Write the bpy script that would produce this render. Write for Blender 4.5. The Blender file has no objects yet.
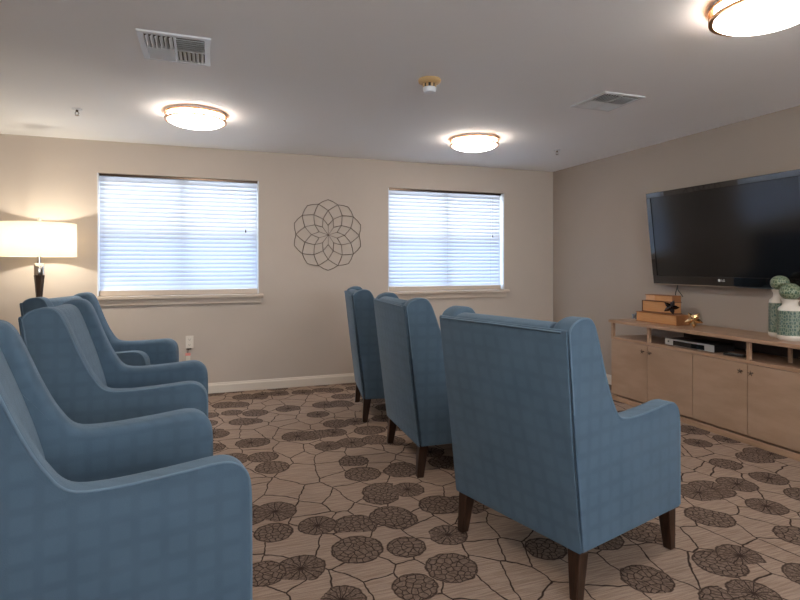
import bpy, bmesh, math, random
from mathutils import Vector, Matrix
PI = math.pi; R = math.radians
S = bpy.context.scene; COL = S.collection
H = 2.44; EYE = 1.275; YAW = 0.3431
YF, XR, XL, YB = 5.68, 4.06, -2.45, -2.6        # far wall, right wall, left wall, wall behind the camera

# ---------------------------------------------------------------- camera
cam = bpy.data.cameras.new('camera'); cam.lens = 537.56*36/800; cam.sensor_width = 36
cam.shift_y = -34.8/800; cam.clip_start = 0.05
co = bpy.data.objects.new('camera', cam); COL.objects.link(co)
co.location = (0, 0, EYE); co.rotation_euler = (PI/2, 0, -YAW); S.camera = co
# ---------------------------------------------------------------- world, exposure
W = bpy.data.worlds.new('daylight'); S.world = W; W.use_nodes = True
bg = W.node_tree.nodes['Background']; bg.inputs[0].default_value = (0.86, 0.93, 1.0, 1); bg.inputs[1].default_value = 6
S.view_settings.view_transform = 'Standard'; S.view_settings.look = 'None'
S.view_settings.gamma = 1; S.view_settings.use_curve_mapping = False; S.view_settings.exposure = 0.76
DOME = 17.0          # ceiling lamp emission
BULB = 9.0          # table lamp watts

# ---------------------------------------------------------------- node helper
class NT:
    def __init__(s, name):
        s.m = bpy.data.materials.new(name); s.m.use_nodes = True; s.t = s.m.node_tree; s.t.nodes.clear()
        s.out = s.n('ShaderNodeOutputMaterial')
    def n(s, typ, **kw):
        nd = s.t.nodes.new(typ)
        for k, v in kw.items(): setattr(nd, k, v)
        return nd
    def put(s, sock, v):
        if isinstance(v, bpy.types.NodeSocket): s.t.links.new(v, sock)
        elif v is not None: sock.default_value = v
    def math(s, op, a, b=None, c=None, clamp=False):
        nd = s.n('ShaderNodeMath', operation=op, use_clamp=clamp)
        for i, v in enumerate((a, b, c)):
            if v is not None: s.put(nd.inputs[i], v)
        return nd.outputs[0]
    def vmath(s, op, a, b=None, scale=None):
        nd = s.n('ShaderNodeVectorMath', operation=op)
        s.put(nd.inputs[0], a)
        if b is not None: s.put(nd.inputs[1], b)
        if scale is not None: s.put(nd.inputs['Scale'], scale)
        return nd.outputs[0]
    def mix(s, f, a, b):
        nd = s.n('ShaderNodeMix', data_type='RGBA')
        s.put(nd.inputs[0], f); s.put(nd.inputs[6], a); s.put(nd.inputs[7], b)
        return nd.outputs[2]
    def ss(s, v, lo, hi, a=0.0, b=1.0):
        nd = s.n('ShaderNodeMapRange', interpolation_type='SMOOTHSTEP')
        s.put(nd.inputs[0], v); nd.inputs[1].default_value = lo; nd.inputs[2].default_value = hi
        nd.inputs[3].default_value = a; nd.inputs[4].default_value = b
        return nd.outputs[0]
    def coord(s, k='Object'): return s.n('ShaderNodeTexCoord').outputs[k]
    def mapping(s, v, scale=(1,1,1), rot=(0,0,0)):
        nd = s.n('ShaderNodeMapping'); s.put(nd.inputs[0], v)
        nd.inputs['Scale'].default_value = scale; nd.inputs['Rotation'].default_value = rot
        return nd.outputs[0]
    def noise(s, v, scale, detail=2, rough=.5, out=0):
        nd = s.n('ShaderNodeTexNoise'); s.put(nd.inputs['Vector'], v)
        nd.inputs['Scale'].default_value = scale; nd.inputs['Detail'].default_value = detail; nd.inputs['Roughness'].default_value = rough
        return nd.outputs[out]
    def voro(s, v, scale, feature='F1', rnd=1.0, dims='3D'):
        nd = s.n('ShaderNodeTexVoronoi', feature=feature, voronoi_dimensions=dims); s.put(nd.inputs['Vector'], v)
        nd.inputs['Scale'].default_value = scale; nd.inputs['Randomness'].default_value = rnd
        return nd
    def bsdf(s, color, rough=.5, metal=0, spec=.5, bump=None, bstr=.3, bdist=.002, **kw):
        b = s.n('ShaderNodeBsdfPrincipled')
        s.put(b.inputs['Base Color'], color if isinstance(color, bpy.types.NodeSocket) else (*color[:3], 1))
        s.put(b.inputs['Roughness'], rough); b.inputs['Metallic'].default_value = metal
        b.inputs['Specular IOR Level'].default_value = spec
        for k, v in kw.items(): s.put(b.inputs[k], v)
        if bump is not None:
            bn = s.n('ShaderNodeBump'); bn.inputs['Strength'].default_value = bstr; bn.inputs['Distance'].default_value = bdist
            s.put(bn.inputs['Height'], bump); s.t.links.new(bn.outputs[0], b.inputs['Normal'])
        s.t.links.new(b.outputs[0], s.out.inputs[0]); return s.m
def plain(name, col, rough=.5, metal=0, spec=.5, **kw): return NT(name).bsdf(col, rough, metal, spec, **kw)
def C4(r, g, b): return (r, g, b, 1)

def paint(name, col, var=.03, bstr=.12):
    t = NT(name); c = t.coord()
    n = t.noise(c, 3.0, 3); f = t.noise(c, 180, 2)
    a = tuple(x*(1-var) for x in col)+(1,); b = tuple(x*(1+var) for x in col)+(1,)
    return t.bsdf(t.mix(n, a, b), .75, 0, .25, bump=f, bstr=bstr, bdist=.001)

def carpet():
    t = NT('patterned_carpet'); P = t.coord()
    wob = t.vmath('SCALE', t.vmath('SUBTRACT', t.noise(P, 9, 2, out=1), (.5, .5, .5)), scale=.045)
    Q = t.vmath('ADD', P, wob)
    wob2 = t.vmath('SCALE', t.vmath('SUBTRACT', t.noise(P, 26, 2, out=1), (.5, .5, .5)), scale=.022)
    Q2 = t.vmath('ADD', P, wob2)
    e1 = t.voro(Q, 34, 'DISTANCE_TO_EDGE', 1, '2D').outputs['Distance']
    e2 = t.voro(Q, 52, 'DISTANCE_TO_EDGE', 1, '2D').outputs['Distance']
    crack = t.ss(e1, .045, .10, 1, 0); fine = t.ss(e2, .04, .10, .65, 0)
    def layer(off, amount):
        """round medallions, about half with veins radiating from their centre"""
        q = t.vmath('ADD', Q2, off); v = t.voro(q, 3.55, 'F1', .62, '2D')
        sep = t.n('ShaderNodeSeparateColor'); t.put(sep.inputs[0], v.outputs['Color'])
        rr = t.math('MULTIPLY_ADD', sep.outputs[0], .11, .32)
        show = t.math('LESS_THAN', sep.outputs[1], amount)
        d = t.math('SUBTRACT', v.outputs['Distance'], rr)
        ins = t.math('MULTIPLY', t.ss(d, -.010, .010, 1, 0), show)
        rim = t.math('MULTIPLY', t.ss(t.math('ABSOLUTE', t.math('ADD', d, .012)), .008, .026, .8, 0), show)
        sx = t.n('ShaderNodeSeparateXYZ'); t.put(sx.inputs[0], t.vmath('SUBTRACT', q, v.outputs['Position']))
        ang = t.math('ARCTAN2', sx.outputs[1], sx.outputs[0])
        fr = t.math('ABSOLUTE', t.math('SUBTRACT', t.math('FRACT', t.math('MULTIPLY', t.math('ADD', ang, PI), 15/(2*PI))), .5))
        radial = t.ss(t.math('MULTIPLY', t.math('SUBTRACT', .5, fr), v.outputs['Distance']), .012, .027, 1, 0)
        rose = t.math('GREATER_THAN', sep.outputs[2], .5)
        vn = t.math('MAXIMUM', t.mix(rose, crack, fine), t.math('MULTIPLY', radial, rose))
        return ins, t.math('MULTIPLY', t.math('MAXIMUM', vn, rim), ins)
    ia, va = layer((0, 0, 0), .56); ib, vb = layer((7.13, 3.37, 0), .52)
    inside = t.math('MAXIMUM', ia, ib)
    veins = t.mix(ib, va, vb)
    # long veins over the ground between the medallions
    e0 = t.voro(t.mapping(Q, (1.15, .85, 1), (0, 0, .5)), 5.2, 'DISTANCE_TO_EDGE', 1, '2D').outputs['Distance']
    long_ = t.math('MULTIPLY', t.ss(e0, .010, .028, 1, 0), t.math('SUBTRACT', 1, inside))
    st = t.noise(t.mapping(P, (2.2, 46, 1), (0, 0, -.25)), 3, 3, .6)
    st2 = t.noise(P, 260, 2, .6)
    g1 = t.mix(t.ss(st, .35, .65), C4(.285, .200, .150), C4(.40, .295, .23))
    m1 = t.mix(t.ss(t.noise(P, 60, 2), .35, .65), C4(.150, .105, .080), C4(.225, .160, .124))
    c = t.mix(inside, g1, m1)
    c = t.mix(t.math('MAXIMUM', veins, long_), c, C4(.040, .024, .019))
    c = t.mix(t.ss(st2, .3, .7, .18, 0), c, C4(.03, .02, .015))
    return t.bsdf(c, .95, 0, .1, bump=st2, bstr=.5, bdist=.003)

def fabric():
    t = NT('blue_woven_fabric'); P = t.coord()
    s = t.n('ShaderNodeSeparateXYZ'); t.put(s.inputs[0], P)
    k = 2*PI/.072
    a = t.math('SINE', t.math('MULTIPLY', t.math('ADD', s.outputs[0], s.outputs[1]), k))
    b = t.math('SINE', t.math('MULTIPLY', s.outputs[2], k))
    chk = t.math('MULTIPLY', t.ss(a, -.95, -.1), t.ss(b, -.95, -.1))
    n = t.noise(P, 7, 3); w = t.noise(P, 420, 2)
    c = t.mix(chk, C4(.072, .118, .168), C4(.081, .132, .187))
    c = t.mix(t.ss(n, .3, .7, .0, .35), c, C4(.102, .162, .228))
    c = t.mix(t.ss(w, .3, .7, .14, 0), c, C4(.05, .1, .15))
    return t.bsdf(c, .82, 0, .25, bump=t.math('ADD', w, t.math('MULTIPLY', n, 2)), bstr=.3, bdist=.003,
                  **{'Sheen Weight': .2, 'Sheen Roughness': .45, 'Sheen Tint': (.7, .85, 1, 1)})

def wood(name, c1, c2, rough=.45, scale=(2, 2, 26), spec=.4, bands=5):
    t = NT(name); P = t.coord(); Q = t.mapping(P, scale)
    n = t.noise(Q, bands, 4, .6); m = t.noise(P, 2.5, 2)
    c = t.mix(t.ss(n, .3, .7), (*c1, 1), (*c2, 1))
    c = t.mix(t.ss(m, .35, .7, 0, .3), c, (*c1, 1))
    return t.bsdf(c, rough, 0, spec, bump=n, bstr=.08, bdist=.001)

def jar_green(name, c1, c2, c3):
    t = NT(name); P = t.coord()
    v = t.voro(t.mapping(P, (1, 1, .7)), 62, 'DISTANCE_TO_EDGE', .55).outputs['Distance']
    n = t.noise(P, 40, 2)
    c = t.mix(t.ss(v, .03, .16), (*c3, 1), (*c1, 1)); c = t.mix(t.ss(n, .4, .65), c, t.mix(t.ss(v, .03, .16), (*c3, 1), (*c2, 1)))
    return t.bsdf(c, .28, 0, .5, bump=v, bstr=.8, bdist=.006)

def emit(name, col, strength):
    t = NT(name); e = t.n('ShaderNodeEmission'); e.inputs[0].default_value = (*col, 1); e.inputs[1].default_value = strength
    t.t.links.new(e.outputs[0], t.out.inputs[0]); return t.m
def glass(name, tint=(1, 1, 1), refl=.06):
    t = NT(name); a = t.n('ShaderNodeBsdfTransparent'); a.inputs[0].default_value = (*tint, 1)
    g = t.n('ShaderNodeBsdfGlossy'); g.inputs['Roughness'].default_value = .02
    m = t.n('ShaderNodeMixShader'); m.inputs[0].default_value = refl
    for i, x in ((1, a), (2, g)): t.t.links.new(x.outputs[0], m.inputs[i])
    t.t.links.new(m.outputs[0], t.out.inputs[0]); return t.m
def shade_mat():
    t = NT('cream_lampshade_linen'); P = t.coord(); n = t.noise(t.mapping(P, (1, 1, 4)), 60, 2)
    c = t.mix(n, C4(.86, .80, .68), C4(.93, .88, .78))
    a = t.n('ShaderNodeBsdfDiffuse'); b = t.n('ShaderNodeBsdfTranslucent'); t.put(a.inputs[0], c); t.put(b.inputs[0], c)
    m = t.n('ShaderNodeMixShader'); m.inputs[0].default_value = .55
    t.t.links.new(a.outputs[0], m.inputs[1]); t.t.links.new(b.outputs[0], m.inputs[2]); t.t.links.new(m.outputs[0], t.out.inputs[0]); return t.m
def slat_mat():
    t = NT('white_blind_slat'); a = t.n('ShaderNodeBsdfDiffuse'); b = t.n('ShaderNodeBsdfTranslucent')
    a.inputs[0].default_value = (.72, .75, .80, 1); b.inputs[0].default_value = (.85, .88, .93, 1)
    m = t.n('ShaderNodeMixShader'); m.inputs[0].default_value = .38
    t.t.links.new(a.outputs[0], m.inputs[1]); t.t.links.new(b.outputs[0], m.inputs[2]); t.t.links.new(m.outputs[0], t.out.inputs[0]); return t.m

M = dict(
    wall=paint('greige_wall_paint', (.56, .485, .42)), wall2=paint('darker_greige_paint', (.40, .34, .29)), wall3=paint('off_white_bounce_paint', (.78, .76, .72)), ceil=paint('white_ceiling_paint', (.92, .92, .925), .01, .2),
    trim=plain('cream_trim_paint', (.72, .64, .55), .5), sill=plain('beige_sill_paint', (.60, .50, .41), .5),
    white=plain('white_vinyl', (.80, .82, .85), .4), carpet=carpet(), fabric=fabric(),
    piping=plain('blue_piping_cord', (.12, .19, .26), .7),
    leg=wood('dark_walnut_wood', (.022, .010, .006), (.05, .022, .012), .35, (20, 20, 2)),
    cab=wood('pale_tan_laminate', (.36, .235, .155), (.43, .29, .20), .42, (1.5, 1.5, 5), .4, 2),
    cabtop=wood('tan_wood_edge', (.36, .22, .14), (.45, .29, .19), .35, (8, 1.2, 8)),
    slot=plain('dark_recess', (.05, .035, .028), .7),
    bronze=plain('dark_bronze', (.10, .07, .05), .3, .9),
    copper=plain('copper_toned_metal', (.78, .42, .20), .28, 1), chrome=plain('polished_nickel', (.62, .58, .52), .12, 1),
    black=plain('glossy_black_plastic', (.006, .006, .007), .03, 0, .9), matte=plain('matte_black_plastic', (.015, .015, .016), .5),
    screen=plain('dark_screen_glass', (.005, .005, .006), .12, 0, .55), logo=plain('silver_logo', (.8, .8, .8), .3, .3),
    silver=plain('silver_plastic', (.50, .50, .49), .35, .4), gold=plain('polished_gold', (.90, .62, .33), .2, 1),
    gun=plain('gunmetal', (.10, .10, .12), .15, 1), bluegrey=plain('blue_grey_metal', (.30, .36, .42), .3, .8),
    page=wood('tan_page_block', (.50, .24, .09), (.60, .31, .13), .6, (2, 2, 90)), cover=plain('dark_brown_cover', (.10, .035, .012), .45),
    cover2=plain('tan_leather_cover', (.30, .12, .04), .5), patch=plain('pale_orange_patch', (.62, .34, .18), .6),
    jar=jar_green('sage_green_relief', (.085, .145, .105), (.055, .115, .11), (.27, .31, .24)),
    ball=jar_green('moss_green_relief', (.10, .15, .08), (.05, .11, .07), (.32, .36, .25)),
    cream=plain('cream_ceramic', (.74, .68, .60), .3), vent=plain('white_vent_metal', (.72, .74, .76), .45),
    duct=plain('dark_brown_backing', (.12, .095, .07), .9), tan=plain('aged_tan_plastic', (.62, .42, .20), .5),
    dome=emit('lit_acrylic_diffuser', (1, .93, .85), DOME), glass=glass('window_glass'),
    screenglass=glass('window_glass_with_insect_screen', (.80, .87, .96)), shade=shade_mat(), slat=slat_mat(),
    wire=plain('bronze_wire', (.10, .07, .05), .4, .7), pink=plain('pink_paper', (.80, .30, .26), .7),
    bulb=plain('frosted_bulb_glass', (.9, .88, .82), .4), outletw=plain('ivory_plastic', (.78, .72, .64), .4),
    darkwood=wood('espresso_wood', (.03, .018, .012), (.06, .035, .022), .3, (12, 12, 2)),
)

# ---------------------------------------------------------------- mesh helpers
def finish(name, bm, mat, parent=None, smooth=False, ang=35, loc=None, label=None):
    bmesh.ops.recalc_face_normals(bm, faces=bm.faces[:])
    me = bpy.data.meshes.new(name); bm.to_mesh(me); bm.free()
    for m in (mat if isinstance(mat, (list, tuple)) else [mat]): me.materials.append(m)
    if smooth:
        me.shade_smooth()
        me.set_sharp_from_angle(angle=R(ang))
    o = bpy.data.objects.new(name, me); COL.objects.link(o)
    if parent: o.parent = parent
    if loc: o.location = loc
    if label: o['label'] = label
    return o
def tag(o, label, cat, group=None, kind=None):
    o['label'] = label; o['category'] = cat
    if group: o['group'] = group
    if kind: o['kind'] = kind
    return o
def struct(o): o['kind'] = 'structure'; return o
def thing(name, label, cat, loc=(0, 0, 0), rz=0, group=None):
    o = bpy.data.objects.new(name, None); COL.objects.link(o); o.empty_display_size = .1
    o.location = loc; o.rotation_euler = (0, 0, rz); return tag(o, label, cat, group)
def copy_tree(o, parent=None):
    c = o.copy(); COL.objects.link(c); c.parent = parent
    for ch in list(o.children): copy_tree(ch, c)
    return c
def bx(bm, x0, x1, y0, y1, z0, z1, mi=0, bev=0, mtx=None):
    r = bmesh.ops.create_cube(bm, size=1); vs = r['verts']
    for v in vs: v.co = Vector((x0+(v.co.x+.5)*(x1-x0), y0+(v.co.y+.5)*(y1-y0), z0+(v.co.z+.5)*(z1-z0)))
    fs = set(f for v in vs for f in v.link_faces)
    if bev:
        es = list(set(e for v in vs for e in v.link_edges))
        rr = bmesh.ops.bevel(bm, geom=es, offset=bev, segments=2, affect='EDGES', profile=.5)
        fs = set(f for f in fs if f.is_valid) | set(rr['faces']); vs = list(set(v for f in fs for v in f.verts))
    for f in fs: f.material_index = mi
    if mtx: bmesh.ops.transform(bm, matrix=mtx, verts=vs)
    return bm
def box(*a, **k): return bx(bmesh.new(), *a, **k)
def lathe(bm, prof, seg=32, mtx=None, mi=0, cap=False):
    rings = []; new = []
    for r, z in prof:
        if r < 1e-6: v = bm.verts.new((0, 0, z)); rings.append([v]); new.append(v)
        else:
            ring = [bm.verts.new((r*math.cos(2*PI*i/seg), r*math.sin(2*PI*i/seg), z)) for i in range(seg)]
            rings.append(ring); new += ring
    for a, b in zip(rings, rings[1:]):
        if len(a) == 1 and len(b) == 1: continue
        for i in range(seg):
            j = (i+1) % seg
            if len(a) == 1: f = bm.faces.new((a[0], b[i], b[j]))
            elif len(b) == 1: f = bm.faces.new((a[i], b[0], a[j]))
            else: f = bm.faces.new((a[i], b[i], b[j], a[j]))
            f.material_index = mi
    if mtx: bmesh.ops.transform(bm, matrix=mtx, verts=new)
    return bm
def tube(bm, pts, r, seg=8, closed=False):
    pts = [Vector(p) for p in pts]; n = len(pts); rings = []; up = None
    for i, p in enumerate(pts):
        if closed: d = (pts[(i+1) % n]-pts[i-1])
        else: d = pts[min(i+1, n-1)]-pts[max(i-1, 0)]
        d.normalize()
        if up is None: up = Vector((0, 0, 1)) if abs(d.z) < .9 else Vector((1, 0, 0))
        a = d.cross(up)
        if a.length < 1e-4: a = d.cross(Vector((0, 1, 0)))
        a.normalize(); b = d.cross(a).normalized(); up = -b if b.dot(up) < 0 else b
        a = d.cross(up).normalized()
        rr = r[i] if isinstance(r, (list, tuple)) else r
        rings.append([bm.verts.new(p+rr*(math.cos(2*PI*k/seg)*a+math.sin(2*PI*k/seg)*up)) for k in range(seg)])
    m = n if closed else n-1
    for i in range(m):
        A, B = rings[i], rings[(i+1) % n]
        for k in range(seg): bm.faces.new((A[k], A[(k+1) % seg], B[(k+1) % seg], B[k]))
    if not closed: bm.faces.new(rings[0]); bm.faces.new(rings[-1])
    return bm
def catmull(pts, sub=5):
    out = []; n = len(pts)
    for i in range(n-1):
        p0, p1, p2, p3 = pts[max(i-1, 0)], pts[i], pts[i+1], pts[min(i+2, n-1)]
        for k in range(sub):
            t = k/sub
            out.append(tuple(.5*((2*b)+(-a+c)*t+(2*a-5*b+4*c-d)*t*t+(-a+3*b-3*c+d)*t**3) for a, b, c, d in zip(p0, p1, p2, p3)))
    out.append(tuple(pts[-1])); return out
def inset(poly, d):
    n = len(poly); res = []
    A = sum(poly[i][0]*poly[(i+1) % n][1]-poly[(i+1) % n][0]*poly[i][1] for i in range(n)); s = 1 if A > 0 else -1
    for i in range(n):
        p0, p, p1 = [Vector(poly[k % n]) for k in (i-1, i, i+1)]
        e0 = (p-p0).normalized(); e1 = (p1-p).normalized()
        n0 = Vector((-e0.y, e0.x))*s; n1 = Vector((-e1.y, e1.x))*s
        m = (n0+n1).normalized(); c = max(.4, m.dot(n0)); q = p+m*d/c; res.append((q.x, q.y))
    return res
def pillow_prism(poly, y0, y1, r0, r1, seg=4):
    """x-z outline extruded along y, its rims rounded by r0 (at y0) and r1 (at y1)"""
    bm = bmesh.new(); rings = []
    def ring(ins, y):
        rings.append([bm.verts.new((x, y, z)) for x, z in (inset(poly, ins) if ins > 1e-6 else poly)])
    sg = 1 if y1 > y0 else -1
    for i in range(seg+1):
        a = PI/2*i/seg; ring(r0*(1-math.sin(a)), y0+sg*r0*(1-math.cos(a)))
    for i in range(seg, -1, -1):
        a = PI/2*i/seg; ring(r1*(1-math.sin(a)), y1-sg*r1*(1-math.cos(a)))
    n = len(poly)
    for A, B in zip(rings, rings[1:]):
        for i in range(n): bm.faces.new((A[i], A[(i+1) % n], B[(i+1) % n], B[i]))
    bm.faces.new(rings[0]); bm.faces.new(rings[-1])
    return bm
def rbox(sx, sy, sz, r, n=10, bulge=(0, 0, 0), mtx=None):
    """rounded, puffed box centred on the origin"""
    bm = bmesh.new(); bmesh.ops.create_cube(bm, size=2)
    bmesh.ops.subdivide_edges(bm, edges=bm.edges[:], cuts=n, use_grid_fill=True)
    h = Vector((sx/2, sy/2, sz/2))
    for v in bm.verts:
        u = v.co.copy(); p = Vector((u.x*h.x, u.y*h.y, u.z*h.z))
        q = Vector([max(-h[i]+r, min(h[i]-r, p[i])) for i in range(3)]); d = p-q
        if d.length > 1e-9: p = q+d.normalized()*r
        for i in range(3):
            j, k = (i+1) % 3, (i+2) % 3
            if abs(u[i]) > .999: p[i] += math.copysign(bulge[i]*(1-u[j]**4)*(1-u[k]**4), u[i])
        v.co = p
    if mtx: bmesh.ops.transform(bm, matrix=mtx, verts=bm.verts[:])
    return bm

# ---------------------------------------------------------------- room shell
T = .16
struct(finish('floor', box(XL-T, XR+T, YB-T, YF+T, -.1, 0), M['carpet']))
struct(finish('ceiling', box(XL-T, XR+T, YB-T, YF+T, H, H+.1), M['ceil']))
WIN = [(-.975, .492), (1.887, 3.362)]; WZ0, WZ1 = .955, 2.14
bm = bmesh.new()
xs = [XL-T, WIN[0][0], WIN[0][1], WIN[1][0], WIN[1][1], XR+T]
for i in (0, 2, 4): bx(bm, xs[i], xs[i+1], YF, YF+T, 0, H)
for i in (1, 3): bx(bm, xs[i], xs[i+1], YF, YF+T, 0, WZ0); bx(bm, xs[i], xs[i+1], YF, YF+T, WZ1, H)
struct(finish('wall_back', bm, M['wall']))
struct(finish('wall_right', box(XR, XR+T, YB, YF, 0, H), M['wall2']))  # the greige wall colour in a darker tone
struct(finish('wall_left', box(XL-T, XL, YB, YF, 0, H), M['wall']))
FX0, FX1, FZ0, FZ1 = .2, 3.2, .80, 2.25          # unseen window added behind the camera to let in fill light
bm = box(XL-T, FX0, YB-T, YB, 0, H); bx(bm, FX1, XR+T, YB-T, YB, 0, H); bx(bm, FX0, FX1, YB-T, YB, 0, FZ0); bx(bm, FX0, FX1, YB-T, YB, FZ1, H)
struct(finish('wall_front', bm, M['wall3']))  # unseen wall, made off-white to bounce more light into the room
bm = bmesh.new()
for i in range(4): x = FX0+.001+(FX1-FX0-.052)*i/3; bx(bm, x, x+.05, YB-.13, YB-.07, FZ0+.001, FZ1-.001)
for i in range(3):
    a, b = FX0+.051+(FX1-FX0-.052)*i/3, FX0+.001+(FX1-FX0-.052)*(i+1)/3
    for z in (FZ0+.001, FZ1-.051): bx(bm, a, b, YB-.13, YB-.07, z, z+.05)
w3 = struct(finish('window_3', bm, M['white']))  # added opening for fill daylight, never in view
finish('window_pane', box(FX0+.002, FX1-.002, YB-.102, YB-.098, FZ0+.002, FZ1-.002), M['glass'], w3)
def base(name, a, b, n):          # skirting board from a to b, n = inward normal
    a, b, n = Vector(a), Vector(b), Vector(n); bm = bmesh.new()
    prof = [(0, 0), (.014, 0), (.014, .075), (.008, .088), (.006, .098), (0, .10)]
    A = [bm.verts.new((*(a+n*t), z)) for t, z in prof]; B = [bm.verts.new((*(b+n*t), z)) for t, z in prof]
    k = len(prof)
    for i in range(k): bm.faces.new((A[i], A[(i+1) % k], B[(i+1) % k], B[i]))
    bm.faces.new(A); bm.faces.new(B); struct(finish(name, bm, M['trim']))
base('baseboard_back', (XL, YF), (XR, YF), (0, -1)); base('baseboard_right', (XR, YB), (XR, YF), (-1, 0))
base('baseboard_left', (XL, YB), (XL, YF), (1, 0)); base('baseboard_front', (XL, YB), (XR, YB), (0, 1))

for wi, (x0, x1) in enumerate(WIN):
    xm = (x0+x1)/2; g = .001
    fr = bmesh.new(); ya, yb = YF+.085, YF+.145
    for a in ((x0+g, x0+.045), (x1-.045, x1-g), (xm-.024, xm+.024)): bx(fr, *a, ya, yb, WZ0+.001, WZ1-g)
    for a in ((WZ0+.001, WZ0+.07), (WZ1-.045, WZ1-g)): bx(fr, x0+.045, xm-.024, ya, yb, *a); bx(fr, xm+.024, x1-.045, ya, yb, *a)
    for a, b in ((x0+.045, xm-.024), (xm+.024, x1-.045)): bx(fr, a, b, ya+.005, yb-.01, 1.565, 1.605)
    w = struct(finish('window_%d' % (wi+1), fr, M['white']))
    bm = bmesh.new()
    for a, b in ((x0+.044, xm-.023), (xm+.023, x1-.044)): bx(bm, a, b, YF+.112, YF+.116, 1.60, WZ1-.044)
    finish('window_pane', bm, M['glass'], w)
    bm = bmesh.new()
    for a, b in ((x0+.044, xm-.023), (xm+.023, x1-.044)): bx(bm, a, b, YF+.112, YF+.116, WZ0+.069, 1.57)
    finish('screened_pane', bm, M['screenglass'], w)
    bm = bmesh.new()           # white jamb liners
    for a in ((x0+g, x0+.010), (x1-.010, x1-g)): bx(bm, *a, YF-.004, ya-.001, WZ0+.032, WZ1-g)
    finish('jamb_liner', bm, M['white'], w)
    bm = bmesh.new()
    bx(bm, x0-.045, x1+.045, YF-.055, YF-.0005, .950, .982, bev=.006)
    bx(bm, x0+g, x1-g, YF-.001, ya-.001, WZ0+.001, .982)
    finish('window_sill', bm, M['sill'], w)
    bm = bmesh.new(); bx(bm, x0-.02, x1+.02, YF-.022, YF-.0005, .893, .9495, bev=.004)
    finish('window_apron', bm, M['sill'], w)
    # blind, hung inside the reveal
    b = thing('window_blind', ['white slatted blind over the window beside the table lamp', 'white slatted blind over the window nearest the room corner'][wi], 'blind', (xm, YF+.045, WZ1), 0, 'slatted window blinds')
    hw = (x1-x0)/2-.014
    if wi: hr = -.018
    else: hr = 0
    finish('headrail', box(-hw, hw+hr, -.026, .026, -.022, -.004), M['bronze'], b, label='headrail coloured as the recess shadow')  # shadow under the reveal top is put into the dark colour
    bm = bmesh.new(); n = 26; z = -.045
    zs = [-.045-.0412*i for i in range(n)]
    for z in zs:
        mt = Matrix.Translation((0, 0, z)) @ Matrix.Rotation(R(66), 4, 'X')
        P = [(-.030, -.0018), (-.015, .0010), (0, .002), (.015, .0010), (.030, -.0018)]
        L = []
        for s in (-hw, hw+hr):
            L.append([bm.verts.new(mt @ Vector((s, y, q))) for y, q in P]+[bm.verts.new(mt @ Vector((s, y, q-.0026))) for y, q in reversed(P)])
        for i in range(10): bm.faces.new((L[0][i], L[0][(i+1) % 10], L[1][(i+1) % 10], L[1][i]))
        bm.faces.new(L[0]); bm.faces.new(L[1])
    finish('slats', bm, M['slat'], b)
    finish('bottom_rail', box(-hw, hw+hr, -.025, .025, WZ0+.030-WZ1, WZ0+.080-WZ1, bev=.004), M['sill'], b)
    for k in range(3):
        bm = bmesh.new(); x = (-.78, 0, .78)[k]*hw
        for y in (-.0262, .0262): tube(bm, [(x, y, -.03), (x, y, WZ0+.06-WZ1)], .0009, 5)
        finish('ladder_cord', bm, M['white'], b)
    bm = bmesh.new(); x = hw*.84+hr; tube(bm, [(x, -.034, -.03), (x, -.034, -.50)], .0013, 6); finish('pull_cord', bm, M['white'], b)
    bm = bmesh.new(); lathe(bm, [(0, 0), (.004, -.003), (.008, -.03), (0, -.034)], 12, Matrix.Translation((x, -.034, -.5))); finish('cord_tassel', bm, M['matte'], b, True)

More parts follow.
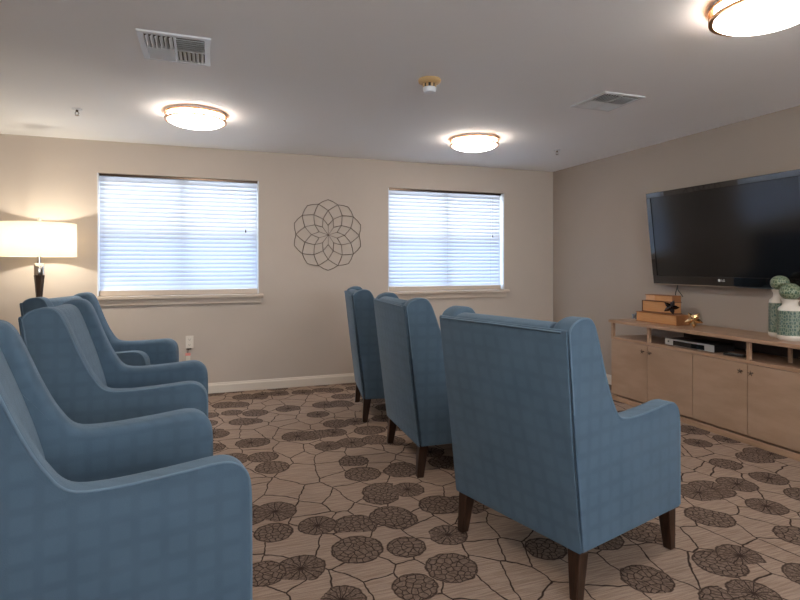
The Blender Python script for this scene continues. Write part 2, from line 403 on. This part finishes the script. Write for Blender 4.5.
# ---------------------------------------------------------------- wing chairs
SIDE_SM = catmull([(-.088, 1.028), (-.068, 1.056), (-.030, 1.074), (.010, 1.079), (.044, 1.070), (.070, 1.040), (.094, .985), (.116, .925), (.142, .855), (.176, .775),
                   (.205, .722), (.232, .682), (.268, .660), (.34, .654), (.43, .657), (.53, .664), (.61, .671), (.655, .665), (.688, .640), (.706, .600), (.711, .54)], 3)
SIDE = [(.012, .19), (-.012, .42), (-.050, .72)] + SIDE_SM + [(.712, .36), (.708, .19)]
def make_chair():
    c = thing('wing_armchair', 'x', 'armchair'); W2 = .355; TH = .092
    dx = -.355
    F = M['fabric']
    def sh(bm): bmesh.ops.translate(bm, vec=(dx, 0, 0), verts=bm.verts[:]); return bm
    def splay(bm, s):          # wings lean outwards and flare a little towards the top
        for v in bm.verts:
            k = max(0, (v.co.z-.62)/.46); v.co.y += s*.012*k
        return bm
    for s in (-1, 1):
        sp = finish('wing_arm', splay(sh(pillow_prism([(x+.005, z) for x, z in SIDE], s*W2, s*(W2-TH), .005, .030)), s), F, c, True, 50)
        ins = inset(SIDE, .004)[2:-1]
        pts = [(x+.004, s*(W2-.001), z) for x, z in ins]
        bm = tube(bmesh.new(), pts+[(.712, s*(W2-.001), .20)], .0042, 8)
        finish('piping', splay(sh(bm), s), M['piping'], sp, True, 60)
    # outside back, full width, leaning back
    bp = [(0, .19), (-.052, .62), (-.098, 1.026), (-.096, 1.036), (-.090, 1.039), (-.084, 1.034), (-.040, .62), (.008, .19)]
    bm = pillow_prism(bp, -W2, W2, .006, .006, 2)
    for v in bm.verts: v.co.y += math.copysign(.012*max(0, (v.co.z-.62)/.46), v.co.y)
    bpn = finish('back_panel', sh(bm), F, c, True, 40)
    bm = tube(bmesh.new(), [(-.098, -W2+.012, 1.028), (-.100, 0, 1.030), (-.098, W2-.012, 1.028)], .004, 8); finish('piping', sh(bm), M['piping'], bpn, True, 60)
    # inside back
    y = W2-TH+.006
    inn = catmull([(-.088, 1.018), (-.080, 1.042), (-.035, 1.056), (.004, 1.046), (.032, 1.01), (.072, .90), (.120, .75), (.160, .60), (.185, .46)], 4)+[(.17, .30), (.0, .30)]
    finish('backrest', sh(pillow_prism(inn, -y, y, .012, .012, 3)), F, c, True, 45)
    bm = rbox(.50, 2*y-.012, .15, .035, 12, (.012, 0, .014), Matrix.Translation((.150+.262+dx, 0, .385))); finish('seat_cushion', bm, F, c, True, 60)
    bm = box(.02+dx, .695+dx, -y, y, .192, .306, bev=.008); finish('seat_base', bm, F, c, True, 40)
    for sx in (0, 1):
        for s in (-1, 1):
            x0, x1 = ((.008, .068), (.640, .700))[sx]; yo = W2-.012; yi = yo-.058
            bm = bmesh.new()
            top = [(x0, yi), (x1, yi), (x1, yo), (x0, yo)]
            if sx: bot = [(x0+.020, yi+.020), (x1-.002, yi+.020), (x1-.002, yo-.001), (x0+.020, yo-.001)]
            else: bot = [(x0-.012, yi+.020), (x1-.032, yi+.020), (x1-.032, yo-.001), (x0-.012, yo-.001)]
            A = [bm.verts.new((x+dx, s*yy, .193)) for x, yy in top]; B = [bm.verts.new((x+dx, s*yy, 0)) for x, yy in bot]
            for i in range(4): bm.faces.new((A[i], A[(i+1) % 4], B[(i+1) % 4], B[i]))
            bm.faces.new(A); bm.faces.new(B)
            bmesh.ops.bevel(bm, geom=bm.edges[:], offset=.003, segments=1, affect='EDGES')
            finish('leg', bm, M['leg'], c)
    return c
chair = make_chair()
XS = {1: 1, .999: 1.07, .995: 1.03, .97: 1.07}
CH = [  # reference point, its local x, facing degrees, label, group, height scale
    ((1.221, 2.010), -.355, 15.3, 'blue wing armchair seen from behind, largest and nearest of the right row', 'right row of armchairs', 1),
    ((1.200, 3.335), -.355, -2.5, 'blue wing armchair in the middle of the right row, facing the media console', 'right row of armchairs', 1),
    ((1.240, 4.540), -.355, -9.5, 'blue wing armchair at the far end of the right row, below the wire wall ornament', 'right row of armchairs', 1),
    ((.065, 2.110), .355, 10.0, 'blue wing armchair cut off by the left edge, nearest of the left row', 'left row of armchairs', .999),
    ((-.005, 3.33), .355, 0, 'blue wing armchair in the middle of the left row, between two other armchairs', 'left row of armchairs', .995),
    ((-.33, 4.62), .355, -15, 'blue wing armchair at the far end of the left row, beside the lit table lamp', 'left row of armchairs', .97)]
for i, (p, lx, a, lab, grp, hs) in enumerate(CH):
    o = chair if i == 0 else copy_tree(chair)
    a = R(a); o.location = (p[0]-lx*XS[hs]*math.cos(a), p[1]-lx*XS[hs]*math.sin(a), 0); o.rotation_euler = (0, 0, a); o.scale = (XS[hs], 1, hs)
    tag(o, lab, 'armchair', grp)

# ---------------------------------------------------------------- media console (front faces -X)
CX, CY1, CY0 = 3.62, 4.150, 1.385; CB = 4.03; CT = .758
cons = thing('media_console', 'long pale tan media console with open shelf slots above cupboard doors', 'console', ((CX+CB)/2, (CY0+CY1)/2, 0))
ox, oy = (CX+CB)/2, (CY0+CY1)/2
def cpart(name, mat, boxes, parent=cons, bev=0, label=None):
    bm = bmesh.new()
    for b in boxes: bx(bm, b[0]-ox, b[1]-ox, b[2]-oy, b[3]-oy, b[4], b[5], bev=bev)
    return finish(name, bm, mat, parent, label=label)
cpart('top', M['cabtop'], [(CX-.022, CB+.005, CY0-.012, CY1+.012, .730, CT)], bev=.004)
DIV = [4.15, 3.70, 2.775, 1.85, 1.385]
cpart('shelf', M['cabtop'], [(CX, CB, CY0+.001, CY1-.001, .574, .597)], bev=.002)
for k, yy in enumerate(DIV):
    y0 = CY1-.02 if k == 0 else CY0 if k == 4 else yy-.011
    cpart('divider', M['cabtop'], [(CX+.002, CX+.032, y0, y0+.02, .597, .730)])
cpart('center_support', M['cabtop'], [(3.80, 3.82, 2.595, 2.615, .597, .730)])
cpart('cabinet_body', M['cab'], [(CX+.020, CB, CY0+.002, CY1-.002, .050, .574)])
cpart('plinth', M['cabtop'], [(CX+.012, CB-.02, CY0+.01, CY1-.01, 0, .028), (CX-.002, CX+.012, CY0+.002, CY1-.002, 0, .046)], bev=.002)
cpart('back_panel', M['slot'], [(CB-.006, CB, CY0+.02, 3.69, .597, .730)], label='dark panel closing the slots from behind')
DE = [4.150, 3.700, 3.237, 2.775, 2.312, 1.850, 1.385]
for k in range(6):
    a, b = DE[k+1]+.0025, DE[k]-.0025
    d = cpart('door', M['cab'], [(CX+.001, CX+.019, a, b, .062, .571)], bev=.0015)
    hy = {0: a+.038, 1: b-.038, 2: a+.038, 3: b-.038, 4: a+.038, 5: b-.038}[k]; hz = .513
    bm = bmesh.new(); c = Vector((CX-.020-ox, hy-oy, hz))      # twig-like star knob
    tube(bm, [Vector((CX+.002-ox, hy-oy, hz)), c], .004, 8)
    random.seed(k)
    for j in range(5):
        an = 2*PI*j/5+random.random()*.5; q = c+Vector((-.006, math.cos(an)*.021, math.sin(an)*.021))
        tube(bm, [c, (c+q)/2+Vector((-.002, 0, 0)), q], [.0040, .0032, .0014], 6)
    finish('knob', bm, M['bronze'], d, True)

# media player, remote and wires in the wide slot
t = thing('media_player', 'slim silver disc player with black front in the console slot', 'disc player', (3.76, 3.315, .5972))
finish('case', box(-.09, .12, -.235, .235, .004, .058, bev=.003), M['matte'], t)
finish('front_panel', box(-.096, -.0905, -.235, .235, .006, .060, bev=.002), M['silver'], t)
finish('display_panel', box(-.0985, -.0962, -.150, .150, .010, .048, bev=.001), M['black'], t)
for s in (-.19, .19): finish('foot', box(-.07, -.04, s-.015, s+.015, 0, .0045), M['matte'], t)
finish('power_button', box(-.0985, -.0965, .190, .206, .030, .042, bev=.001), M['matte'], t)
r = thing('remote_control', 'small black remote lying in the console slot beside the player', 'remote', (3.70, 2.935, .5975), R(8))
finish('case', box(-.024, .024, -.075, .075, 0, .018, bev=.005), M['matte'], r)
bm = bmesh.new()
for i in range(3):
    for j in range(6): bx(bm, -.014+i*.011, -.007+i*.011, -.055+j*.018, -.046+j*.018, .0175, .0195)
finish('buttons', bm, M['silver'], r)
bm = tube(bmesh.new(), catmull([(3.93, 3.30, .618), (3.99, 3.42, .64), (3.97, 3.55, .612), (3.90, 3.64, .603), (3.86, 3.67, .604)], 6), .005, 6)
tag(finish('cable', bm, M['matte'], smooth=True), 'black cable behind the disc player inside the console slot', 'cable')

# books
def book(name, label, x0, x1, y0, y1, z0, z1, rz, spine, cov, extra=None):
    cx, cy = (x0+x1)/2, (y0+y1)/2; hx, hy, h = (x1-x0)/2, (y1-y0)/2, z1-z0; th = .005
    t = thing('book', label, 'book', (cx, cy, z0), R(rz), 'stacked books on the media console')
    bm = bmesh.new(); bx(bm, -hx, hx, -hy, hy, 0, th); bx(bm, -hx, hx, -hy, hy, h-th, h)
    if spine == 'left': bx(bm, -hx, hx, hy-th, hy, th, h-th)
    elif spine == 'right': bx(bm, -hx, hx, -hy, -hy+th, th, h-th)
    else: bx(bm, hx-th, hx, -hy, hy, th, h-th)
    finish('cover', bm, cov, t)
    finish('page_block', box(-hx+.006, hx-.006, -hy+.0055, hy-.0055, th, h-th), M['page'], t)
    if extra: finish('label_patch', box(-hx-.0002, -hx+.0055, hy-.11, hy-.012, th+.001, h-th-.001), M['patch'], t, label='pale patch')
    return t
book('book', 'thick tan book, bottom of the stack on the console, jutting out longest', 3.755, 3.90, 3.507, 3.985, CT+.0003, CT+.089, -1.5, 'right', M['cover2'])
book('book', 'tan book with dark spine, middle of the stack on the console', 3.825, 3.93, 3.622, 3.976, CT+.0895, CT+.192, 0, 'left', M['cover'])
book('book', 'thin brown book with pale patch, on top of the console stack', 3.828, 3.925, 3.630, 3.94, CT+.1925, CT+.248, 1, 'right', M['cover2'], True)

def star(label, loc, rad, mat, yaw, roll, lean):
    """five pointed star with raised centre, each prong a faceted pyramid"""
    bm = bmesh.new()
    D = [(0, math.cos(PI/2+2*PI*k/5), math.sin(PI/2+2*PI*k/5)) for k in range(5)]+[(1, 0, 0), (-1, 0, 0)]
    for n_, d in enumerate(D):
        d = Vector(d); L = rad*(1 if n_ < 5 else .55); a = Vector((1, 0, 0)) if n_ < 5 else Vector((0, 1, 0)); b = d.cross(a).normalized(); w = rad*.30
        base_ = [bm.verts.new(d*rad*.12+w*(math.cos(PI/2*k)*a*.9+math.sin(PI/2*k)*b)) for k in range(4)]
        mid = [bm.verts.new(d*L*.55+w*.85*(math.cos(PI/2*k)*a*.9+math.sin(PI/2*k)*b)) for k in range(4)]
        tip = bm.verts.new(d*L)
        for k in range(4):
            j = (k+1) % 4; bm.faces.new((base_[k], base_[j], mid[j], mid[k])); bm.faces.new((mid[k], mid[j], tip))
        bm.faces.new(base_)
    bmesh.ops.transform(bm, matrix=Matrix.Rotation(yaw, 4, 'Z') @ Matrix.Rotation(lean, 4, 'Y') @ Matrix.Rotation(roll, 4, 'X'), verts=bm.verts[:])
    zmin = min(v.co.z for v in bm.verts); bmesh.ops.translate(bm, vec=(0, 0, -zmin), verts=bm.verts[:])
    return tag(finish('star_ornament', bm, mat, loc=loc), label, 'ornament', 'spiky star ornaments on the console')
star('dark silver star ornament leaning on the stacked books, resting on the bottom book', (3.783, 3.600, CT+.0892), .068, M['gun'], .75, .35, .25)
star('gold star ornament standing on the console right of the books', (3.735, 3.325, CT+.0002), .072, M['gold'], .75, PI, .12)
star('small blue grey star ornament at the left end of the books', (3.80, 4.035, CT+.0002), .040, M['bluegrey'], .6, .2, .3)

# lidded jars
def jar(label, x, y, h, r):
    t = thing('lidded_jar', label, 'jar', (x, y, CT+.0002), 0, 'green relief jars on the console')
    k = h/.39
    bm = lathe(bmesh.new(), [(0, 0), (r*.82, 0), (r*.96, .010), (r, .024), (r*1.0, .034), (r*.98, .036), (0, .036)], 40); finish('base', bm, M['cream'], t, True)
    bm = lathe(bmesh.new(), [(0, .036), (r*.985, .036), (r*.99, .05), (r*.985, .19*k), (r*.95, .208*k), (0, .208*k)], 40); finish('body', bm, M['jar'], t, True, 50)
    bm = lathe(bmesh.new(), [(0, .208*k), (r*.96, .208*k), (r*.90, .224*k), (r*.62, .243*k), (r*.58, .265*k), (r*.70, .280*k), (r*.72, .287*k), (0, .287*k)], 40); finish('neck', bm, M['cream'], t, True, 50)
    R0 = r*.86; zc = .287*k+R0*.78
    bm = lathe(bmesh.new(), [(R0*math.cos(a)*1.0, zc+R0*.90*math.sin(a)) if abs(math.cos(a)) > 1e-6 else (0, zc+R0*.90*math.sin(a)) for a in [(-PI/2+PI*i/18) for i in range(19)]], 36)
    finish('ball_lid', bm, M['ball'], t, True, 60)
jar('green and cream jar with ball lid at right edge, the nearer of two', 3.78, 2.585, .385, .076)
jar('green and cream jar with ball lid, behind and left of its twin, under the television', 3.865, 2.715, .465, .070)

# ---------------------------------------------------------------- television
TVY, TW, TH_ = 3.262, 1.43, .845
tv = thing('television', 'large flat black television hung on the right wall, tilted downwards', 'television', (4.0, TVY, 1.108))
tv.rotation_euler = (0, R(-6.6), 0)      # screen faces -X and leans into the room
hw = TW/2
finish('housing', box(-.02, .035, -hw, hw, 0, TH_, bev=.008), M['matte'], tv)
bm = bmesh.new(); bz = (.048, .075)     # side/top bezel, bottom bezel
bx(bm, -.034, -.0205, -hw, hw, 0, bz[1], bev=.003); bx(bm, -.034, -.0205, -hw, hw, TH_-bz[0], TH_, bev=.003)
bx(bm, -.034, -.0205, -hw, -hw+bz[0], bz[1], TH_-bz[0]); bx(bm, -.034, -.0205, hw-bz[0], hw, bz[1], TH_-bz[0])
finish('bezel', bm, M['black'], tv)
finish('screen', box(-.029, -.0204, -hw+bz[0], hw-bz[0], bz[1], TH_-bz[0]), M['screen'], tv)
finish('trim_strip', box(-.0335, -.018, -hw+.01, hw-.01, -.007, .0005), M['chrome'], tv)
bm = bmesh.new(); lathe(bm, [(0, -.001), (.0115, -.001), (.0115, .001), (0, .001)], 24, Matrix.Translation((-.0350, .018, .046)) @ Matrix.Rotation(PI/2, 4, 'Y'))
lg = finish('logo_disc', bm, M['logo'], tv)
cu = bpy.data.curves.new('logo_text', 'FONT'); cu.body = 'LG'; cu.size = .026; cu.extrude = .0006; cu.align_x = 'LEFT'
to = bpy.data.objects.new('logo_text', cu); COL.objects.link(to)
dg = bpy.context.evaluated_depsgraph_get(); me = bpy.data.meshes.new_from_object(to.evaluated_get(dg)); bpy.data.objects.remove(to)
me.materials.clear(); me.materials.append(M['logo'])
lt = bpy.data.objects.new('logo_text', me); COL.objects.link(lt); lt.parent = tv
lt.matrix_local = Matrix(((0, 0, -1, -.0352), (-1, 0, 0, -.001), (0, 1, 0, .037), (0, 0, 0, 1)))
finish('wall_mount', box(.036, .062, -.3, .3, .25, .60), M['matte'], tv)
bm = tube(bmesh.new(), catmull([(.01, .475, -.002), (-.006, .482, -.05), (.0, .505, -.10), (.012, .50, -.13)], 6), .004, 6)
tube(bm, catmull([(.01, .475, -.002), (-.004, .472, -.05), (.0, .448, -.09), (.015, .440, -.12)], 6), .004, 6)
finish('cable', bm, M['matte'], tv, True)

# ---------------------------------------------------------------- wire wall ornament
t = thing('wall_ornament', 'round bronze wire flower ornament on the wall between the windows', 'wall art', (1.21, YF-.012, 1.598))
rr = [(0, 0), (.27, 0), (.47, 1), (.69, 0), (.905, 1), (1.0, 0)]; RW = .378
def node(k, i):
    r_, o_ = rr[k]; a = PI/2+2*PI*(i+.5*o_)/10; return Vector((RW*r_*math.cos(a), 0, RW*r_*math.sin(a)))
bm = bmesh.new()
for i in range(10):
    tube(bm, [Vector((0, 0, 0)), node(1, i)*.5+Vector((0, -.004, 0)), node(1, i)], .0022, 6)
    for k in range(1, 5):
        for j in ((i, i-1) if rr[k+1][1] else (i, i+1)):
            A, B = node(k, i), node(k+1, j % 10); mid = (A+B)/2; mid *= 1.015
            tube(bm, [A, mid, B], .0032 if k > 2 else .0027, 6)
finish('wire_frame', bm, M['wire'], t, True, 60)
bm = lathe(bmesh.new(), [(0, -.004), (.009, -.003), (.009, .003), (0, .004)], 16, Matrix.Rotation(PI/2, 4, 'X')); finish('hub', bm, M['wire'], t, True)
for i in (0, 3, 5, 7):
    p = node(3, i); bm = tube(bmesh.new(), [p+Vector((0, .0115, 0)), p], .003, 6); finish('wall_pin', bm, M['wire'], t)

# ---------------------------------------------------------------- table lamp and the end table behind the armchair
LX, LY = -1.342, 5.30; TZ = .60
t = thing('end_table', 'small round dark end table under the lamp, behind the left row', 'table', (LX-.02, LY+.05, 0))
finish('tabletop', lathe(bmesh.new(), [(0, TZ-.024), (.195, TZ-.024), (.205, TZ-.016), (.205, TZ-.006), (.198, TZ), (0, TZ)], 40), M['darkwood'], t, True)
finish('pedestal', lathe(bmesh.new(), [(0, .02), (.06, .022), (.03, .06), (.024, .2), (.032, .4), (.03, .55), (.07, TZ-.024), (0, TZ-.024)], 28), M['darkwood'], t, True)
finish('base', lathe(bmesh.new(), [(0, 0), (.16, 0), (.165, .012), (.15, .022), (0, .024)], 36), M['darkwood'], t, True)
t = thing('table_lamp', 'lit table lamp with wide cream drum shade and dark tapered body', 'lamp', (LX, LY, TZ+.0005))
q = EYE - TZ
def z_(z): return z-TZ
finish('base', lathe(bmesh.new(), [(0, 0), (.075, 0), (.078, .010), (.070, .018), (.02, .022), (0, .022)], 32), M['chrome'], t, True)
finish('body', lathe(bmesh.new(), [(0, .022), (.012, .022), (.014, z_(.80)), (.022, z_(.98)), (.034, z_(1.12)), (.041, z_(1.19)), (0, z_(1.19))], 6), M['darkwood'], t)
finish('neck', lathe(bmesh.new(), [(0, z_(1.19)), (.036, z_(1.19)), (.038, z_(1.20)), (.038, z_(1.285)), (.034, z_(1.292)), (0, z_(1.292))], 24), M['chrome'], t, True)
finish('socket', lathe(bmesh.new(), [(0, z_(1.292)), (.014, z_(1.292)), (.014, z_(1.36)), (.018, z_(1.365)), (.018, z_(1.41)), (0, z_(1.41))], 16), M['chrome'], t, True)
SR, S0, S1 = .272, 1.347, 1.628
bm = bmesh.new(); lathe(bm, [(SR+.002, z_(S0)), (SR, z_(S1)), (SR-.0025, z_(S1)), (SR-.0005, z_(S0)), (SR+.002, z_(S0))], 64)
sh = finish('lamp_shade', bm, M['shade'], t, True, 40)
bm = bmesh.new()
for a in range(3): tube(bm, [(0, 0, z_(1.612)), (math.cos(a*2*PI/3)*(SR-.003), math.sin(a*2*PI/3)*(SR-.003), z_(1.612))], .0018, 6)
tube(bm, [(0, 0, z_(1.40)), (-.05, 0, z_(1.43)), (-.055, 0, z_(1.54)), (0, 0, z_(1.612))], .0018, 6)
tube(bm, [(0, 0, z_(1.40)), (.05, 0, z_(1.43)), (.055, 0, z_(1.54)), (0, 0, z_(1.612))], .0018, 6)
finish('harp', bm, M['chrome'], t)
finish('finial', lathe(bmesh.new(), [(0, z_(1.612)), (.009, z_(1.612)), (.010, z_(1.64)), (.014, z_(1.645)), (.014, z_(1.668)), (.008, z_(1.676)), (0, z_(1.678))], 16), M['cream'], t, True)
l = bpy.data.lights.new('bulb_light', 'POINT'); l.energy = BULB; l.color = (1, .92, .78); l.shadow_soft_size = .016
lo = bpy.data.objects.new('bulb_light', l); COL.objects.link(lo); lo.parent = t; lo.location = (0, 0, z_(1.492))

# ---------------------------------------------------------------- ceiling lamps
def ceiling_lamp(label, x, y, first=[None]):
    if first[0] is None:
        t = thing('ceiling_lamp', label, 'ceiling light', (x, y, H), 0, 'round flush ceiling lamps')
        finish('base_pan', lathe(bmesh.new(), [(0, -.0005), (.215, -.0005), (.215, -.012), (0, -.012)], 48), M['white'], t, True)
        prof = [(0, -.0125), (.200, -.0125), (.203, -.062)]+[(.203*math.cos(a), -.062-.046*math.sin(a)) for a in [PI/2*i/10 for i in range(1, 10)]]+[(0, -.108)]
        finish('diffuser', lathe(bmesh.new(), prof, 56), M['dome'], t, True)
        for z in (-.020, -.062):
            a, b = .206, .224
            finish('ring', lathe(bmesh.new(), [(a, z-.006), (b, z-.006), (b, z+.006), (a, z+.006), (a, z-.006)], 56), M['copper'], t, True)
        for k in range(3):
            an = 2*PI*k/3+.5; bm = tube(bmesh.new(), [(.215*math.cos(an), .215*math.sin(an), -.010), (.215*math.cos(an), .215*math.sin(an), -.062)], .003, 6); finish('stud', bm, M['copper'], t)
        first[0] = t; return t
    c = copy_tree(first[0]); c.location = (x, y, H); c['label'] = label; return c
ceiling_lamp('round flush ceiling lamp with copper rings, above the left window', -.085, 4.40)
ceiling_lamp('round flush ceiling lamp with copper rings, in front of the right window', 2.31, 4.43)
ceiling_lamp('round flush ceiling lamp with copper rings, nearest, at the top right corner', 2.31, 1.68)
ceiling_lamp('round flush ceiling lamp out of frame over the nearest left armchair', -.085, 1.68)
ceiling_lamp('round flush ceiling lamp out of frame behind the viewer, right side', 2.285, -1.05)
ceiling_lamp('round flush ceiling lamp out of frame behind the viewer, left side', -.085, -1.05)

# ---------------------------------------------------------------- ceiling vents
def vent(label, x0, x1, y0, y1, mat):
    cx, cy = (x0+x1)/2, (y0+y1)/2; hx, hy = (x1-x0)/2, (y1-y0)/2
    t = thing('ceiling_vent', label, 'vent', (cx, cy, H), 0, 'ceiling air vents'); m = .030
    bm = bmesh.new(); z0, z1 = -.010, -.0005
    bx(bm, -hx, hx, -hy, -hy+m, z0, z1); bx(bm, -hx, hx, hy-m, hy, z0, z1)
    bx(bm, -hx, -hx+m, -hy+m, hy-m, z0, z1); bx(bm, hx-m, hx, -hy+m, hy-m, z0, z1)
    bx(bm, -.006, .006, -hy+m, hy-m, z0-.004, z1); bx(bm, -hx+m, -.006, -.005, .005, z0-.004, z1); bx(bm, .006, hx-m, -.005, .005, z0-.004, z1)
    finish('frame', bm, mat, t)
    finish('backing', box(-hx+m, hx-m, -hy+m, hy-m, -.0018, -.0006), M['duct'], t)  # flat dark brown sheet behind the louvers
    ix, iy = hx-m-.003, hy-m-.003
    for q, (sx, sy) in enumerate(((-1, 1), (1, 1), (1, -1), (-1, -1))):
        bm = bmesh.new(); n = 6
        ax = (sx*sy > 0)         # blades run along y in two quarters, along x in the others
        X0, X1 = sorted((sx*.008, sx*ix)); Y0, Y1 = sorted((sy*.008, sy*iy))
        for i in range(n):
            f = (i+.5)/n
            if ax:
                mt = Matrix.Translation((X0+(X1-X0)*f, 0, -.011)) @ Matrix.Rotation(R(40*sx), 4, 'Y')
                bx(bm, -.010, .010, Y0, Y1, -.0007, .0007, mtx=mt)
            else:
                mt = Matrix.Translation((0, Y0+(Y1-Y0)*f, -.011)) @ Matrix.Rotation(R(-40*sy), 4, 'X')
                bx(bm, X0, X1, -.010, .010, -.0007, .0007, mtx=mt)
        finish('louvers', bm, mat, t)
vent('square white ceiling vent in upper left, in front of the left ceiling lamp', -.335, .013, 2.924, 3.316, M['vent'])
vent('square ceiling vent on the right, above the television', 2.495, 2.838, 2.92, 3.28, M['vent'])

# smoke detector, sprinklers
t = thing('smoke_detector', 'yellowed round smoke detector in the middle of the ceiling', 'smoke detector', (1.31, 3.115, H))
finish('base', lathe(bmesh.new(), [(0, -.0005), (.070, -.0005), (.072, -.008), (.068, -.020), (.050, -.028), (0, -.028)], 36), M['tan'], t, True, 50)
bm = bmesh.new(); lathe(bm, [(0, -.028), (.036, -.028), (.036, -.052), (0, -.052)], 30); finish('sensing_chamber', bm, M['matte'], t, True)
bm = bmesh.new()
for k in range(8):
    a = 2*PI*k/8; bx(bm, .036, .043, -.007, .007, -.053, -.027, mtx=Matrix.Rotation(a, 4, 'Z'))
finish('cage_ribs', bm, M['tan'], t)
finish('cap', lathe(bmesh.new(), [(0, -.052), (.043, -.052), (.043, -.066), (.034, -.080), (0, -.083)], 32), M['white'], t, True, 50, label='white bottom cap')
def sprinkler(label, x, y):
    t = thing('fire_sprinkler', label, 'sprinkler', (x, y, H), 0, 'ceiling fire sprinklers')
    finish('escutcheon', lathe(bmesh.new(), [(0, -.0005), (.036, -.0005), (.034, -.005), (.018, -.009), (0, -.009)], 28), M['vent'], t, True)
    bm = lathe(bmesh.new(), [(0, -.009), (.009, -.009), (.008, -.022), (0, -.022)], 16)
    tube(bm, [(.008, 0, -.02), (.013, 0, -.032), (.003, 0, -.046)], .0022, 6); tube(bm, [(-.008, 0, -.02), (-.013, 0, -.032), (-.003, 0, -.046)], .0022, 6)
    finish('frame_arms', bm, M['bronze'], t)
    finish('deflector', lathe(bmesh.new(), [(0, -.046), (.015, -.0465), (.015, -.048), (0, -.048)], 20), M['chrome'], t)
sprinkler('small pendent fire sprinkler on the ceiling at far left', -.92, 4.586)
sprinkler('small pendent fire sprinkler on the ceiling near the far right corner', 3.324, 4.585)

# outlet and tag
t = thing('wall_outlet', 'ivory double wall outlet low on the far wall under the left window', 'outlet', (-.171, YF, .519))
finish('cover_plate', box(-.036, .036, -.007, -.0003, -.061, .061, bev=.002), M['outletw'], t)
for s in (-1, 1):
    f = finish('socket', box(-.017, .017, -.0085, -.0068, s*.026-.014, s*.026+.014, bev=.0015), M['outletw'], t)
    bm = bmesh.new()
    for xx in (-.007, .007): bx(bm, xx-.0012, xx+.0012, -.0090, -.0083, s*.026-.004, s*.026+.007)
    bx(bm, -.0025, .0025, -.0090, -.0083, s*.026-.010, s*.026-.006)
    finish('slots', bm, M['slot'], f)
t = thing('paper_tag', 'small pink and white tag hanging below the wall outlet', 'tag', (-.183, YF-.004, .325))
finish('tag_card', box(-.020, .020, -.001, .001, 0, .060), M['cream'], t)
finish('pink_top', box(-.026, .022, -.0015, .0015, .060, .088, bev=.001), M['pink'], t)
bm = tube(bmesh.new(), catmull([(-.004, 0, .087), (0, -.002, .11), (.012, -.003, .131)], 4), .0016, 6); finish('cord', bm, M['slot'], t)
finish('plug', box(-.015, .030, -.012, .003, .122, .134, bev=.002), M['slot'], t)
